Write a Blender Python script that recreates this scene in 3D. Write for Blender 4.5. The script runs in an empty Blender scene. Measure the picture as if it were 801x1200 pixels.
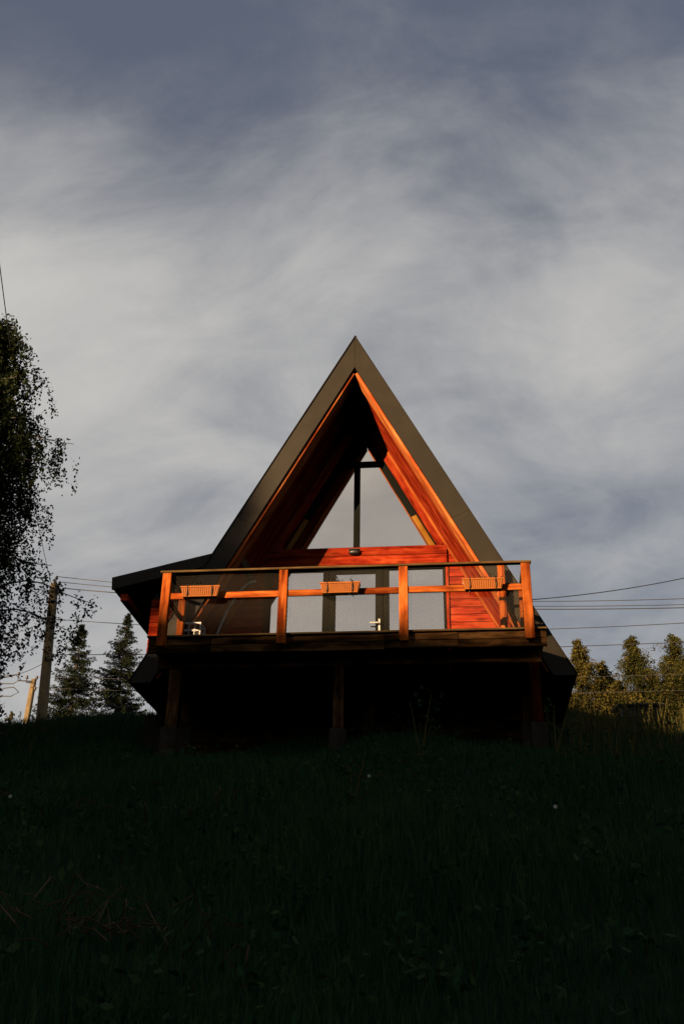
import bpy, bmesh, math, random
import numpy as np
from mathutils import Vector, Matrix
random.seed(7)
RNG = np.random.default_rng(11)
scene = bpy.context.scene
col = scene.collection
R = math.radians
SKY_OFF = (3.6, 2.0)

# ------------------------------------------------------------------ camera
cam_data = bpy.data.cameras.new('camera')
cam_data.sensor_fit = 'VERTICAL'; cam_data.sensor_height = 36.0; cam_data.sensor_width = 24.0
cam_data.lens = 36.0
cam_data.clip_start = 0.05; cam_data.clip_end = 5000
camera = bpy.data.objects.new('camera', cam_data); col.objects.link(camera)
CAM = Vector((1.61798, -14.32239, -5.34376))
c_r = Vector((0.99408148, 0.1074369, 0.01610357))
c_u = Vector((0.0346033, -0.45365094, 0.89050741))
c_f = Vector((-0.10297875, 0.88467968, 0.45468367))
camera.matrix_world = Matrix(((c_r.x, c_u.x, -c_f.x, CAM.x), (c_r.y, c_u.y, -c_f.y, CAM.y), (c_r.z, c_u.z, -c_f.z, CAM.z), (0, 0, 0, 1)))
scene.camera = camera

# ------------------------------------------------------------------ light
SUN_EL, SUN_AZ = R(11.0), R(33.0)          # azimuth: to the left of straight behind the viewer of the gable
to_sun = Vector((-math.sin(SUN_AZ) * math.cos(SUN_EL), -math.cos(SUN_AZ) * math.cos(SUN_EL), math.sin(SUN_EL)))
TS = math.tan(SUN_EL)
world = bpy.data.worlds.new('World'); scene.world = world; world.use_nodes = True
nt = world.node_tree; nt.nodes.clear()
def wn(t, **k):
    n = nt.nodes.new(t)
    for a, b in k.items(): setattr(n, a, b)
    return n
w_out = wn('ShaderNodeOutputWorld'); w_bg = wn('ShaderNodeBackground'); w_bg.inputs['Strength'].default_value = 0.05
sky = wn('ShaderNodeTexSky', sky_type='NISHITA', sun_disc=False, sun_elevation=SUN_EL, sun_rotation=math.atan2(to_sun.x, to_sun.y), altitude=600, air_density=1.0, dust_density=2.2, ozone_density=1.6)
tc = wn('ShaderNodeTexCoord')
# flatten the view vector on to a cloud ceiling so the clouds foreshorten towards the horizon
def mth(op, a, b=0.0):
    m = wn('ShaderNodeMath', operation=op)
    for i, v in enumerate((a, b)):
        if isinstance(v, (int, float)): m.inputs[i].default_value = v
        else: nt.links.new(v, m.inputs[i])
    return m.outputs[0]
def mrange(src, a, b, c, d, smooth=True):
    m = wn('ShaderNodeMapRange'); nt.links.new(src, m.inputs['Value'])
    if smooth: m.interpolation_type = 'SMOOTHSTEP'
    for k, v in zip(('From Min', 'From Max', 'To Min', 'To Max'), (a, b, c, d)): m.inputs[k].default_value = v
    return m.outputs[0]
sep = wn('ShaderNodeSeparateXYZ'); nt.links.new(tc.outputs['Generated'], sep.inputs[0])
zd = mth('ADD', mth('MAXIMUM', sep.outputs['Z'], 0.0), 0.9)
cmb = wn('ShaderNodeCombineXYZ'); nt.links.new(mth('DIVIDE', sep.outputs['X'], zd), cmb.inputs[0]); nt.links.new(mth('DIVIDE', sep.outputs['Y'], zd), cmb.inputs[1])
def layer(scale, detail, rough, dist, loc, rot, sc):
    mp = wn('ShaderNodeMapping'); nt.links.new(cmb.outputs[0], mp.inputs['Vector'])
    mp.inputs['Rotation'].default_value = (0, 0, R(rot)); mp.inputs['Scale'].default_value = (*sc, 1); mp.inputs['Location'].default_value = (*loc, 0.3)
    n = wn('ShaderNodeTexNoise'); n.inputs['Scale'].default_value = scale; n.inputs['Detail'].default_value = detail
    n.inputs['Roughness'].default_value = rough; n.inputs['Distortion'].default_value = dist
    nt.links.new(mp.outputs[0], n.inputs['Vector']); return n.outputs['Fac']
n_big = layer(2.0, 3, 0.5, 0.3, SKY_OFF, 20, (1, 1))                  # where the veil is thick
n_mid = layer(4.6, 8, 0.56, 0.5, (1.3, 0.4), 35, (1.0, 1.3))         # its billows
n_fine = layer(10.0, 10, 0.62, 0.5, (0.2, 2.1), 40, (0.9, 1.9))       # wisps
cov = mth('ADD', mth('MULTIPLY', n_big, 0.46), mth('ADD', mth('MULTIPLY', n_mid, 0.52), mth('MULTIPLY', n_fine, 0.26)))
cov = mth('ADD', cov, mrange(sep.outputs['Z'], 0.60, 0.80, 0.06, -0.20))
cov = mrange(cov, 0.36, 0.86, 0.02, 0.98)
grey = wn('ShaderNodeMixRGB'); grey.inputs[0].default_value = 0.86; nt.links.new(sky.outputs[0], grey.inputs[1]); grey.inputs[2].default_value = (0.50, 0.56, 0.76, 1)
mixc = wn('ShaderNodeMixRGB'); nt.links.new(cov, mixc.inputs[0]); nt.links.new(grey.outputs[0], mixc.inputs[1])
mixc.inputs[2].default_value = (2.85, 2.79, 2.68, 1)
nt.links.new(mixc.outputs[0], w_bg.inputs['Color']); nt.links.new(w_bg.outputs[0], w_out.inputs['Surface'])

sun_data = bpy.data.lights.new('sun', 'SUN'); sun_data.energy = 5.0; sun_data.angle = R(0.55); sun_data.color = (1.0, 0.66, 0.36)
sun = bpy.data.objects.new('sun', sun_data); col.objects.link(sun)
sun.rotation_euler = to_sun.to_track_quat('Z', 'Y').to_euler()
sun.location = (-30, -40, 30)
scene.view_settings.view_transform = 'Standard'; scene.view_settings.look = 'None'
scene.view_settings.exposure = 2.0; scene.view_settings.gamma = 1.0; scene.view_settings.use_curve_mapping = False
scene.render.engine = 'CYCLES'
scene.cycles.caustics_reflective = False; scene.cycles.caustics_refractive = False
scene.cycles.max_bounces = 6; scene.cycles.diffuse_bounces = 0; scene.cycles.transparent_max_bounces = 12

# ------------------------------------------------------------------ helpers
def tag(o, label=None, cat=None, group=None, kind=None):
    if label: o['label'] = label
    if cat: o['category'] = cat
    if group: o['group'] = group
    if kind: o['kind'] = kind
    return o
WM = {}
def place(o, parent=None, M=None):
    M = M or Matrix.Identity(4)
    col.objects.link(o)
    if parent is not None:
        o.parent = parent; o.matrix_local = WM[parent.name].inverted() @ M
    else: o.matrix_world = M
    WM[o.name] = M
    return o
def empty(name, loc, parent=None):
    o = bpy.data.objects.new(name, None); o.empty_display_size = 0.3
    return place(o, parent, Matrix.Translation(Vector(loc)))
def mesh(name, V, Fc, mat, smooth=False):
    me = bpy.data.meshes.new(name)
    if isinstance(Fc, np.ndarray):
        n = Fc.shape[1]; V = np.asarray(V, dtype=np.float32)
        me.vertices.add(len(V)); me.vertices.foreach_set('co', V.ravel())
        me.loops.add(Fc.size); me.loops.foreach_set('vertex_index', Fc.astype(np.int32).ravel())
        me.polygons.add(len(Fc)); me.polygons.foreach_set('loop_start', np.arange(0, Fc.size, n, dtype=np.int32))
        me.polygons.foreach_set('loop_total', np.full(len(Fc), n, dtype=np.int32))
        if smooth: me.polygons.foreach_set('use_smooth', np.ones(len(Fc), dtype=bool))
        me.update(calc_edges=True)
    else:
        me.from_pydata([tuple(v) for v in V], [], Fc); me.update()
        if smooth: me.polygons.foreach_set('use_smooth', [True] * len(me.polygons))
    if mat: me.materials.append(mat)
    return me
def obj(name, me, parent=None, M=None):
    return place(bpy.data.objects.new(name, me), parent, M)
BOXES = {}
def box_mesh(name, lx, ly, lz, mat, bev=0.006):
    key = (round(lx, 3), round(ly, 3), round(lz, 3), mat.name, bev)
    if key in BOXES: return BOXES[key]
    b = min(bev, 0.3 * min(lx, ly, lz))
    bm = bmesh.new(); bmesh.ops.create_cube(bm, size=1.0)
    for v in bm.verts: v.co = Vector((v.co.x * lx, v.co.y * ly, v.co.z * lz))
    if bev > 0: bmesh.ops.bevel(bm, geom=bm.edges[:], offset=b, segments=1, affect='EDGES')
    me = bpy.data.meshes.new(name); bm.to_mesh(me); bm.free(); me.materials.append(mat)
    BOXES[key] = me; return me
def box(name, x0, x1, y0, y1, z0, z1, mat, parent=None, bev=0.006):
    lx, ly, lz = x1 - x0, y1 - y0, z1 - z0
    c = Vector(((x0 + x1) / 2, (y0 + y1) / 2, (z0 + z1) / 2))
    # lay the longest side along local x so that the grain runs with it
    if lx >= ly and lx >= lz: me = box_mesh(name, lx, ly, lz, mat, bev); Rm = Matrix.Identity(3)
    elif lz >= ly: me = box_mesh(name, lz, ly, lx, mat, bev); Rm = Matrix(((0, 0, -1), (0, 1, 0), (1, 0, 0)))
    else: me = box_mesh(name, ly, lx, lz, mat, bev); Rm = Matrix(((0, -1, 0), (1, 0, 0), (0, 0, 1)))
    return obj(name, me, parent, Matrix.Translation(c) @ Rm.to_4x4())
def board(name, p0, p1, w, t, nrm, mat, parent=None, bev=0.006):
    """a board from p0 to p1; w across, t thick along nrm; p0-p1 runs through the middle of the face that looks along nrm"""
    p0, p1, nrm = Vector(p0), Vector(p1), Vector(nrm).normalized()
    ax = (p1 - p0); L = ax.length; ax.normalize(); ay = nrm.cross(ax).normalized(); az = ax.cross(ay)
    me = box_mesh(name, L, w, t, mat, bev)
    c = (p0 + p1) / 2 - az * t / 2
    M = Matrix(((ax.x, ay.x, az.x, c.x), (ax.y, ay.y, az.y, c.y), (ax.z, ay.z, az.z, c.z), (0, 0, 0, 1)))
    return obj(name, me, parent, M)
def prism(name, poly, y0, y1, mat, parent=None):
    n = len(poly)
    V = [(x, y0, z) for x, z in poly] + [(x, y1, z) for x, z in poly]
    Fc = [tuple(range(n))[::-1], tuple(range(n, 2 * n))] + [(i, (i + 1) % n, n + (i + 1) % n, n + i) for i in range(n)]
    me = mesh(name, V, Fc, mat)
    bm = bmesh.new(); bm.from_mesh(me); bmesh.ops.recalc_face_normals(bm, faces=bm.faces[:]); bm.to_mesh(me); bm.free()
    return obj(name, me, parent)
def tube_data(pts, rad, sides=6, cap=True):
    pts = [Vector(p) for p in pts]; V, Fc = [], []
    if not hasattr(rad, '__len__'): rad = [rad] * len(pts)
    ref = Vector((0.13, 0.21, 1)).normalized()
    for i, p in enumerate(pts):
        d = (pts[min(i + 1, len(pts) - 1)] - pts[max(i - 1, 0)]).normalized()
        rf = ref if abs(d.dot(ref)) < 0.95 else Vector((1, 0.1, 0))
        a = d.cross(rf).normalized(); b = d.cross(a)
        for k in range(sides):
            th = 2 * math.pi * k / sides
            V.append(p + a * (math.cos(th) * rad[i]) + b * (math.sin(th) * rad[i]))
    for i in range(len(pts) - 1):
        for k in range(sides):
            k2 = (k + 1) % sides
            Fc.append((i * sides + k, i * sides + k2, (i + 1) * sides + k2, (i + 1) * sides + k))
    if cap:
        Fc.append(tuple(range(sides))[::-1]); Fc.append(tuple(range((len(pts) - 1) * sides, len(pts) * sides)))
    return V, Fc
def tube(name, pts, rad, mat, parent=None, sides=6):
    V, Fc = tube_data(pts, rad, sides)
    me = mesh(name, V, Fc, mat, smooth=True)
    return obj(name, me, parent)
def join(parts):
    V, Fc = [], []
    for v, f in parts:
        o = len(V); V += list(v); Fc += [tuple(i + o for i in q) for q in f]
    return V, Fc
def box_data(x0, x1, y0, y1, z0, z1):
    V = [(x, y, z) for z in (z0, z1) for y in (y0, y1) for x in (x0, x1)]
    return V, [(0, 2, 3, 1), (4, 5, 7, 6), (0, 1, 5, 4), (2, 6, 7, 3), (0, 4, 6, 2), (1, 3, 7, 5)]

# ------------------------------------------------------------------ materials
def material(name):
    m = bpy.data.materials.new(name); m.use_nodes = True
    return m, m.node_tree, m.node_tree.nodes['Principled BSDF']
def N(t, typ, **k):
    n = t.nodes.new(typ)
    for a, b in k.items():
        if a in n.inputs: n.inputs[a].default_value = b
        else: setattr(n, a, b)
    return n
def ramp_node(t, src, stops):
    r = t.nodes.new('ShaderNodeValToRGB'); t.links.new(src, r.inputs[0])
    e = r.color_ramp.elements
    while len(e) < len(stops): e.new(0.5)
    for i, (p, c) in enumerate(stops): e[i].position = p; e[i].color = (*c, 1)
    return r
def wood(name, dark, mid, light, rough=0.55, grain=22.0, bump=0.25, varn=0.12):
    m, t, b = material(name)
    tcn = N(t, 'ShaderNodeTexCoord'); oi = N(t, 'ShaderNodeObjectInfo')
    rnd = N(t, 'ShaderNodeVectorMath', operation='MULTIPLY_ADD')
    t.links.new(oi.outputs['Random'], rnd.inputs[0]); rnd.inputs[1].default_value = (37, 53, 71); t.links.new(tcn.outputs['Object'], rnd.inputs[2])
    mpn = N(t, 'ShaderNodeMapping'); mpn.inputs['Scale'].default_value = (0.9, grain, grain); t.links.new(rnd.outputs[0], mpn.inputs['Vector'])
    g = N(t, 'ShaderNodeTexNoise', Scale=1.0, Detail=6.0, Roughness=0.62, Distortion=0.6); t.links.new(mpn.outputs[0], g.inputs['Vector'])
    mp2 = N(t, 'ShaderNodeMapping'); mp2.inputs['Scale'].default_value = (1.8, 5, 5); t.links.new(rnd.outputs[0], mp2.inputs['Vector'])
    k = N(t, 'ShaderNodeTexNoise', Scale=1.3, Detail=4.0, Roughness=0.55, Distortion=0.3); t.links.new(mp2.outputs[0], k.inputs['Vector'])
    mx = N(t, 'ShaderNodeMixRGB'); mx.inputs[0].default_value = 0.5
    t.links.new(g.outputs['Fac'], mx.inputs[1]); t.links.new(k.outputs['Fac'], mx.inputs[2])
    rp = ramp_node(t, mx.outputs[0], [(0.40, dark), (0.50, mid), (0.60, light)])
    # knots
    vo = N(t, 'ShaderNodeTexVoronoi', Scale=1.0); mp3 = N(t, 'ShaderNodeMapping'); mp3.inputs['Scale'].default_value = (1.5, 6, 6)
    t.links.new(rnd.outputs[0], mp3.inputs['Vector']); t.links.new(mp3.outputs[0], vo.inputs['Vector'])
    kr = ramp_node(t, vo.outputs['Distance'], [(0.07, (0.22, 0.20, 0.18)), (0.20, (1, 1, 1))])
    mu = N(t, 'ShaderNodeMixRGB', blend_type='MULTIPLY'); mu.inputs[0].default_value = 0.8
    t.links.new(rp.outputs[0], mu.inputs[1]); t.links.new(kr.outputs[0], mu.inputs[2])
    hv = N(t, 'ShaderNodeHueSaturation'); t.links.new(mu.outputs[0], hv.inputs['Color'])
    vr = N(t, 'ShaderNodeMapRange'); vr.inputs['To Min'].default_value = 1 - varn * 2; vr.inputs['To Max'].default_value = 1 + varn * 2
    t.links.new(oi.outputs['Random'], vr.inputs['Value']); t.links.new(vr.outputs[0], hv.inputs['Value'])
    t.links.new(hv.outputs[0], b.inputs['Base Color'])
    b.inputs['Roughness'].default_value = rough; b.inputs['Specular IOR Level'].default_value = 0.0
    bp = N(t, 'ShaderNodeBump', Strength=bump, Distance=0.004); t.links.new(g.outputs['Fac'], bp.inputs['Height']); t.links.new(bp.outputs[0], b.inputs['Normal'])
    return m
def plain(name, c, rough=0.6, metal=0.0, var=0.25, scale=3.0, bump=0.0, spec=0.4):
    m, t, b = material(name)
    tcn = N(t, 'ShaderNodeTexCoord')
    n = N(t, 'ShaderNodeTexNoise', Scale=scale, Detail=6.0, Roughness=0.6); t.links.new(tcn.outputs['Object'], n.inputs['Vector'])
    lo = tuple(x * (1 - var) for x in c); hi = tuple(min(1, x * (1 + var)) for x in c)
    rp = ramp_node(t, n.outputs['Fac'], [(0.3, lo), (0.7, hi)])
    t.links.new(rp.outputs[0], b.inputs['Base Color'])
    b.inputs['Roughness'].default_value = rough; b.inputs['Metallic'].default_value = metal; b.inputs['Specular IOR Level'].default_value = spec
    if bump:
        bp = N(t, 'ShaderNodeBump', Strength=bump, Distance=0.02); t.links.new(n.outputs['Fac'], bp.inputs['Height']); t.links.new(bp.outputs[0], b.inputs['Normal'])
    return m
def leaf(name, c1, c2, c3, trans=0.25, scale=1.2):
    m, t, b = material(name)
    tcn = N(t, 'ShaderNodeTexCoord'); geo = N(t, 'ShaderNodeNewGeometry')
    n = N(t, 'ShaderNodeTexNoise', Scale=scale, Detail=3.0); t.links.new(tcn.outputs['Object'], n.inputs['Vector'])
    mx = N(t, 'ShaderNodeMixRGB'); mx.inputs[0].default_value = 0.55
    t.links.new(n.outputs['Fac'], mx.inputs[1]); t.links.new(geo.outputs['Random Per Island'], mx.inputs[2])
    rp = ramp_node(t, mx.outputs[0], [(0.2, c1), (0.5, c2), (0.85, c3)])
    t.links.new(rp.outputs[0], b.inputs['Base Color']); b.inputs['Roughness'].default_value = 0.7; b.inputs['Specular IOR Level'].default_value = 0.04
    tr = N(t, 'ShaderNodeBsdfTranslucent'); t.links.new(rp.outputs[0], tr.inputs['Color'])
    ms = N(t, 'ShaderNodeMixShader'); ms.inputs[0].default_value = trans
    t.links.new(b.outputs[0], ms.inputs[1]); t.links.new(tr.outputs[0], ms.inputs[2])
    t.links.new(ms.outputs[0], t.nodes['Material Output'].inputs['Surface'])
    return m
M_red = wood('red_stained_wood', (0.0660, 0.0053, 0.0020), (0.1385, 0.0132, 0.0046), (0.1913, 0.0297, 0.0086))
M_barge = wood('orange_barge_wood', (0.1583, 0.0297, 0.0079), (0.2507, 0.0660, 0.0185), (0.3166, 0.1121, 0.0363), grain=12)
M_orange = wood('orange_stained_wood', (0.0989, 0.0185, 0.0046), (0.1781, 0.0396, 0.0092), (0.2243, 0.0660, 0.0172))
M_rail = wood('railing_wood', (0.07, 0.012, 0.0030), (0.165, 0.038, 0.0075), (0.24, 0.066, 0.014))
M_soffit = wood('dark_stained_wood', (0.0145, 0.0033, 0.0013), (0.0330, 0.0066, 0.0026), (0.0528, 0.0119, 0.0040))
M_raw = wood('weathered_beam_wood', (0.0066, 0.0040, 0.0020), (0.030, 0.0150, 0.0055), (0.080, 0.040, 0.0150), rough=0.85, grain=10)
M_cap = wood('weathered_rail_wood', (0.0264, 0.0165, 0.0079), (0.0594, 0.0363, 0.0158), (0.0923, 0.0594, 0.0264), rough=0.75)
M_deckw = wood('deck_plank_wood', (0.0132, 0.0073, 0.0040), (0.0297, 0.0158, 0.0079), (0.0462, 0.0264, 0.0132), rough=0.8)
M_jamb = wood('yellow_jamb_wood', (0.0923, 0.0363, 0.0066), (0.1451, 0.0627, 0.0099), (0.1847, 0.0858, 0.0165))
M_metal = plain('bronze_sheet_metal', (0.0108, 0.0085, 0.0050), rough=0.5, metal=0.0, var=0.25, scale=1.4, spec=0.12)
M_frame = plain('dark_window_frame', (0.0048, 0.0054, 0.0046), rough=0.8, var=0.15, spec=0.0)
M_black = plain('black_plastic', (0.0040, 0.0040, 0.0040), rough=0.5)
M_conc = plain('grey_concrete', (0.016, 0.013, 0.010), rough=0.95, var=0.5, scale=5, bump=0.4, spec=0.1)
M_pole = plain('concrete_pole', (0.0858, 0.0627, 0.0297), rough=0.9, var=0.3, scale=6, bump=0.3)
M_cable = plain('cable_rubber', (0.0132, 0.0132, 0.0145), rough=0.6)
M_white = plain('white_plastic', (0.2770, 0.2770, 0.2639), rough=0.5, var=0.06)
M_grey = plain('grey_pipe', (0.26, 0.28, 0.28), rough=0.5, var=0.1)
M_pot = plain('terracotta_plastic', (0.165, 0.050, 0.0085), rough=0.6, var=0.2, scale=14, spec=0.1)
M_wire = plain('rusty_wire', (0.0297, 0.0224, 0.0158), rough=0.7, metal=0.2)
M_curtain = plain('beige_curtain', (0.42, 0.36, 0.30), rough=0.95, var=0.06, spec=0.0)
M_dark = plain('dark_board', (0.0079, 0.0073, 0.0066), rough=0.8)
M_porc = plain('porcelain', (0.0330, 0.0198, 0.0132), rough=0.3)
M_bark = plain('birch_bark', (0.0594, 0.0561, 0.0495), rough=0.9, var=0.6, scale=9, bump=0.5)
M_bark2 = plain('conifer_bark', (0.0198, 0.0145, 0.0106), rough=0.95, var=0.4, scale=8, bump=0.5)
M_shed = plain('dark_shed_boards', (0.0066, 0.0073, 0.0086), rough=0.7, var=0.2)
L_birch = leaf('birch_leaves', (0.0066, 0.0106, 0.0053), (0.0132, 0.0198, 0.0073), (0.0264, 0.0303, 0.0092), 0.25)
L_spruce = leaf('spruce_needles', (0.0040, 0.0079, 0.0046), (0.0079, 0.0132, 0.0066), (0.0185, 0.0211, 0.0079), 0.1)
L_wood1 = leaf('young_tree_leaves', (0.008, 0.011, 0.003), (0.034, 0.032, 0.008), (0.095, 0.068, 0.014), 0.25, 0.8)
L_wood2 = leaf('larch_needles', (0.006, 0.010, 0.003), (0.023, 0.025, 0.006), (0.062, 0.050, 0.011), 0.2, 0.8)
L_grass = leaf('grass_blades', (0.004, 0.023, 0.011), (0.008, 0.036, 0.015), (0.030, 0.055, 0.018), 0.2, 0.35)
L_stalk = leaf('dry_grass_stalks', (0.018, 0.022, 0.007), (0.045, 0.042, 0.012), (0.085, 0.066, 0.020), 0.25)
L_dry = leaf('dry_brush_twigs', (0.014, 0.010, 0.006), (0.036, 0.024, 0.014), (0.075, 0.050, 0.028), 0.0)
L_weed = leaf('weed_leaves', (0.005, 0.022, 0.009), (0.010, 0.034, 0.012), (0.030, 0.050, 0.016), 0.2)
L_box = leaf('planter_leaves', (0.0099, 0.0165, 0.0046), (0.0198, 0.0231, 0.0066), (0.0330, 0.0264, 0.0099), 0.2)

def glass_mat():
    m, t, b = material('coated_window_glass')
    t.nodes.remove(b)
    gl = N(t, 'ShaderNodeBsdfGlossy', Color=(1.0, 0.90, 0.79, 1), Roughness=0.03)
    tr = N(t, 'ShaderNodeBsdfTransparent', Color=(0.62, 0.62, 0.60, 1))
    lw = N(t, 'ShaderNodeFresnel', IOR=1.5)
    ad = N(t, 'ShaderNodeMath', operation='ADD'); ad.inputs[1].default_value = 0.76; t.links.new(lw.outputs[0], ad.inputs[0])
    tcn = N(t, 'ShaderNodeTexCoord'); n = N(t, 'ShaderNodeTexNoise', Scale=1.1, Detail=2.0); t.links.new(tcn.outputs['Object'], n.inputs['Vector'])
    bp = N(t, 'ShaderNodeBump', Strength=0.04, Distance=0.02); t.links.new(n.outputs['Fac'], bp.inputs['Height']); t.links.new(bp.outputs[0], gl.inputs['Normal'])
    ms = N(t, 'ShaderNodeMixShader'); t.links.new(ad.outputs[0], ms.inputs[0]); t.links.new(tr.outputs[0], ms.inputs[1]); t.links.new(gl.outputs[0], ms.inputs[2])
    t.links.new(ms.outputs[0], t.nodes['Material Output'].inputs['Surface'])
    return m
M_glass = glass_mat()

def ground_mat():
    m, t, b = material('meadow_soil')
    tcn = N(t, 'ShaderNodeTexCoord')
    a = N(t, 'ShaderNodeTexNoise', Scale=0.45, Detail=8.0, Roughness=0.65); t.links.new(tcn.outputs['Object'], a.inputs['Vector'])
    c = N(t, 'ShaderNodeTexNoise', Scale=9.0, Detail=6.0, Roughness=0.7); t.links.new(tcn.outputs['Object'], c.inputs['Vector'])
    mx = N(t, 'ShaderNodeMixRGB'); mx.inputs[0].default_value = 0.45; t.links.new(a.outputs['Fac'], mx.inputs[1]); t.links.new(c.outputs['Fac'], mx.inputs[2])
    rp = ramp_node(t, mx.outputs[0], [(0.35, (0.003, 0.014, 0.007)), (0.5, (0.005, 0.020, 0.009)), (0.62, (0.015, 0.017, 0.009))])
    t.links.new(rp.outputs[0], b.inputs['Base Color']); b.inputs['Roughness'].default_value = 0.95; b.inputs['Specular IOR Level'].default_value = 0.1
    bp = N(t, 'ShaderNodeBump', Strength=0.8, Distance=0.05); t.links.new(c.outputs['Fac'], bp.inputs['Height']); t.links.new(bp.outputs[0], b.inputs['Normal'])
    return m
M_ground = ground_mat()

# ------------------------------------------------------------------ terrain
SA, CA = math.sin(SUN_AZ), math.cos(SUN_AZ)
def sst(a, b, x):
    t = np.clip((x - a) / (b - a), 0, 1); return t * t * (3 - 2 * t)
def gz(x, y):
    x = np.asarray(x, float); y = np.asarray(y, float)
    s = 0.348
    yc = np.minimum(y, 8.3)
    base = -1.95 + s * np.maximum(yc, -19.0)
    base = base + 0.06 * np.clip(y - 8.3, 0, 400) + 0.6 * (1 - np.exp(-np.clip(y - 8.3, 0, 50) / 4))
    base = base + 0.12 * np.sin(0.55 * x + 0.9) * np.cos(0.37 * y) + 0.07 * np.sin(1.3 * x + 1.1 * y) + 0.045 * np.sin(2.3 * x - 1.7 * y + 1)
    base = base - 0.42 * sst(3.0, 6.0, x) * sst(1.0, 8.0, y)
    # the far side of the valley, towards the sun: its crest shades the slope
    u = CA * x - SA * y; r = SA * x + CA * y
    w = -0.42 + 0.10 * np.sin(0.9 * u) + 0.06 * np.sin(2.3 * u + 1) + 2.0 * sst(-5, -20, u) - 0.6 * sst(4, 14, u)
    ridge = (w + TS * 62.0)
    k = sst(-28, -60, r) * (1 - 0.35 * sst(-66, -140, r))
    return base * (1 - k) + ridge * k
def make_ground():
    def axis(lim, n, p):
        t = np.linspace(-1, 1, n); return np.sign(t) * np.abs(t) ** p * lim
    xs = axis(600, 301, 3.0); ys = axis(600, 301, 3.0) - 4
    xs = np.unique(np.concatenate([xs, np.linspace(-90, 60, 151)])); ys = np.unique(np.concatenate([ys, np.linspace(-90, 40, 131)]))
    X, Y = np.meshgrid(xs, ys); Z = gz(X, Y)
    V = np.stack([X, Y, Z], -1).reshape(-1, 3); nx, ny = len(xs), len(ys)
    i = np.arange(nx - 1)[None, :] + nx * np.arange(ny - 1)[:, None]
    Fc = np.stack([i, i + 1, i + 1 + nx, i + nx], -1).reshape(-1, 4)
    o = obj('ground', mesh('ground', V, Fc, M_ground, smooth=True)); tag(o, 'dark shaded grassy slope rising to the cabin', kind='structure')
make_ground()
GZ = lambda x, y: float(gz(x, y))

# ------------------------------------------------------------------ the cabin
XA, ZO, ZI = 0.02, 6.16, 5.49          # ridge x, outer and inner apex height
KL, KR = 0.543, 0.529                  # half-width gained per metre below the apex
YF, YW, YB = 1.0, 2.40, 9.2            # fascia, glazed wall, back wall
ZR = -0.40                             # foot of the roof
def kx(s, z, za): return XA + s * (za - z) * (KL if s < 0 else KR)
cabin = empty('a_frame_cabin', (0.0, 3.0, GZ(0, 3)))
tag(cabin, 'steep red-timber A-frame cabin on stilts with dark metal roof and front balcony', 'cabin')

def roof_side(s):
    k = KL if s < 0 else KR
    sl = prism('roof_slope', [(XA, ZO - 0.012), (XA, ZI + 0.0), (kx(s, ZR, ZI), ZR), (kx(s, ZR, ZO - 0.012), ZR)], YF + 0.04, YB + 0.6, M_metal, cabin)
    d = Vector((s * k, 0, -1)).normalized(); out = Vector((s * 1.0, 0, k)).normalized()
    # standing seams on the upper face
    top = Vector((XA, 0, ZO)); L = (ZO - ZR) / -d.z
    for i in range(13):
        y = YF + 0.5 + i * 0.62
        board('roof_seam', top + d * 0.05 + Vector((0, y, 0)) + out * 0.03, top + d * L + Vector((0, y, 0)) + out * 0.03, 0.03, 0.05, out, M_metal, sl, 0.004)
    # fascia: folded sheets butted end to end
    tperp = (ZO - ZI) * k / math.sqrt(1 + k * k)
    cuts = [0.0, 2.05, 4.15, 6.2, L]
    P = lambda a, o: (XA + d.x * a - out.x * o, ZO + d.z * a - out.z * o)
    for i in range(4):
        a, b = cuts[i] + (0.0015 if i else 0), cuts[i + 1] - 0.0015
        if i == 0: poly = [(XA + s * 0.002, ZO), (XA + s * 0.002, ZI), P(b, tperp), P(b, 0)]
        elif i == 3: poly = [P(a, 0), P(a, tperp), (kx(s, ZR, ZI), ZR), (kx(s, ZR, ZO), ZR)]
        else: poly = [P(a, 0), P(a, tperp), P(b, tperp), P(b, 0)]
        prism('fascia_sheet', poly, YF - 0.003 * (i % 2), YF + 0.036, M_metal, sl)
    # drip edge along the outer rim
    board('drip_edge', top + d * 0.02 + Vector((0, YF + 0.02, 0)) + out * 0.012, top + d * (L - 0.01) + Vector((0, YF + 0.02, 0)) + out * 0.012, 0.09, 0.012, out, M_metal, sl, 0.003)
    # soffit
    inn = -out; ia = Vector((XA, 0, ZI)); Li = (ZI - ZR) / -d.z
    mat = M_orange
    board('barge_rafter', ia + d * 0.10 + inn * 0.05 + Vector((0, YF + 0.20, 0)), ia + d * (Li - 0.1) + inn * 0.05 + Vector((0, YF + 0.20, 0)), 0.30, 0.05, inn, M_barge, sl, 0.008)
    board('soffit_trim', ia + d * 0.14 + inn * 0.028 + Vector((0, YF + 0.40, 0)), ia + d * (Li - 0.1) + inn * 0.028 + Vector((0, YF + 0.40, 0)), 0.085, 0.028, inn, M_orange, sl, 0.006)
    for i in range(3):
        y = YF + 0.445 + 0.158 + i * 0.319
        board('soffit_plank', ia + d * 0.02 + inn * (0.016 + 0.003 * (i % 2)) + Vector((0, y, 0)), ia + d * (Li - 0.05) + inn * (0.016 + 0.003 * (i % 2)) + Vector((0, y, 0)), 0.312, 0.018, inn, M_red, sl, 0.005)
    return d, out, inn
SIDE = {s: roof_side(s) for s in (-1, 1)}
board('ridge_cap', (XA, YF - 0.01, ZO + 0.035), (XA, YB + 0.6, ZO + 0.035), 0.05, 0.05, (0, 0, 1), M_metal, cabin, 0.012)

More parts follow.
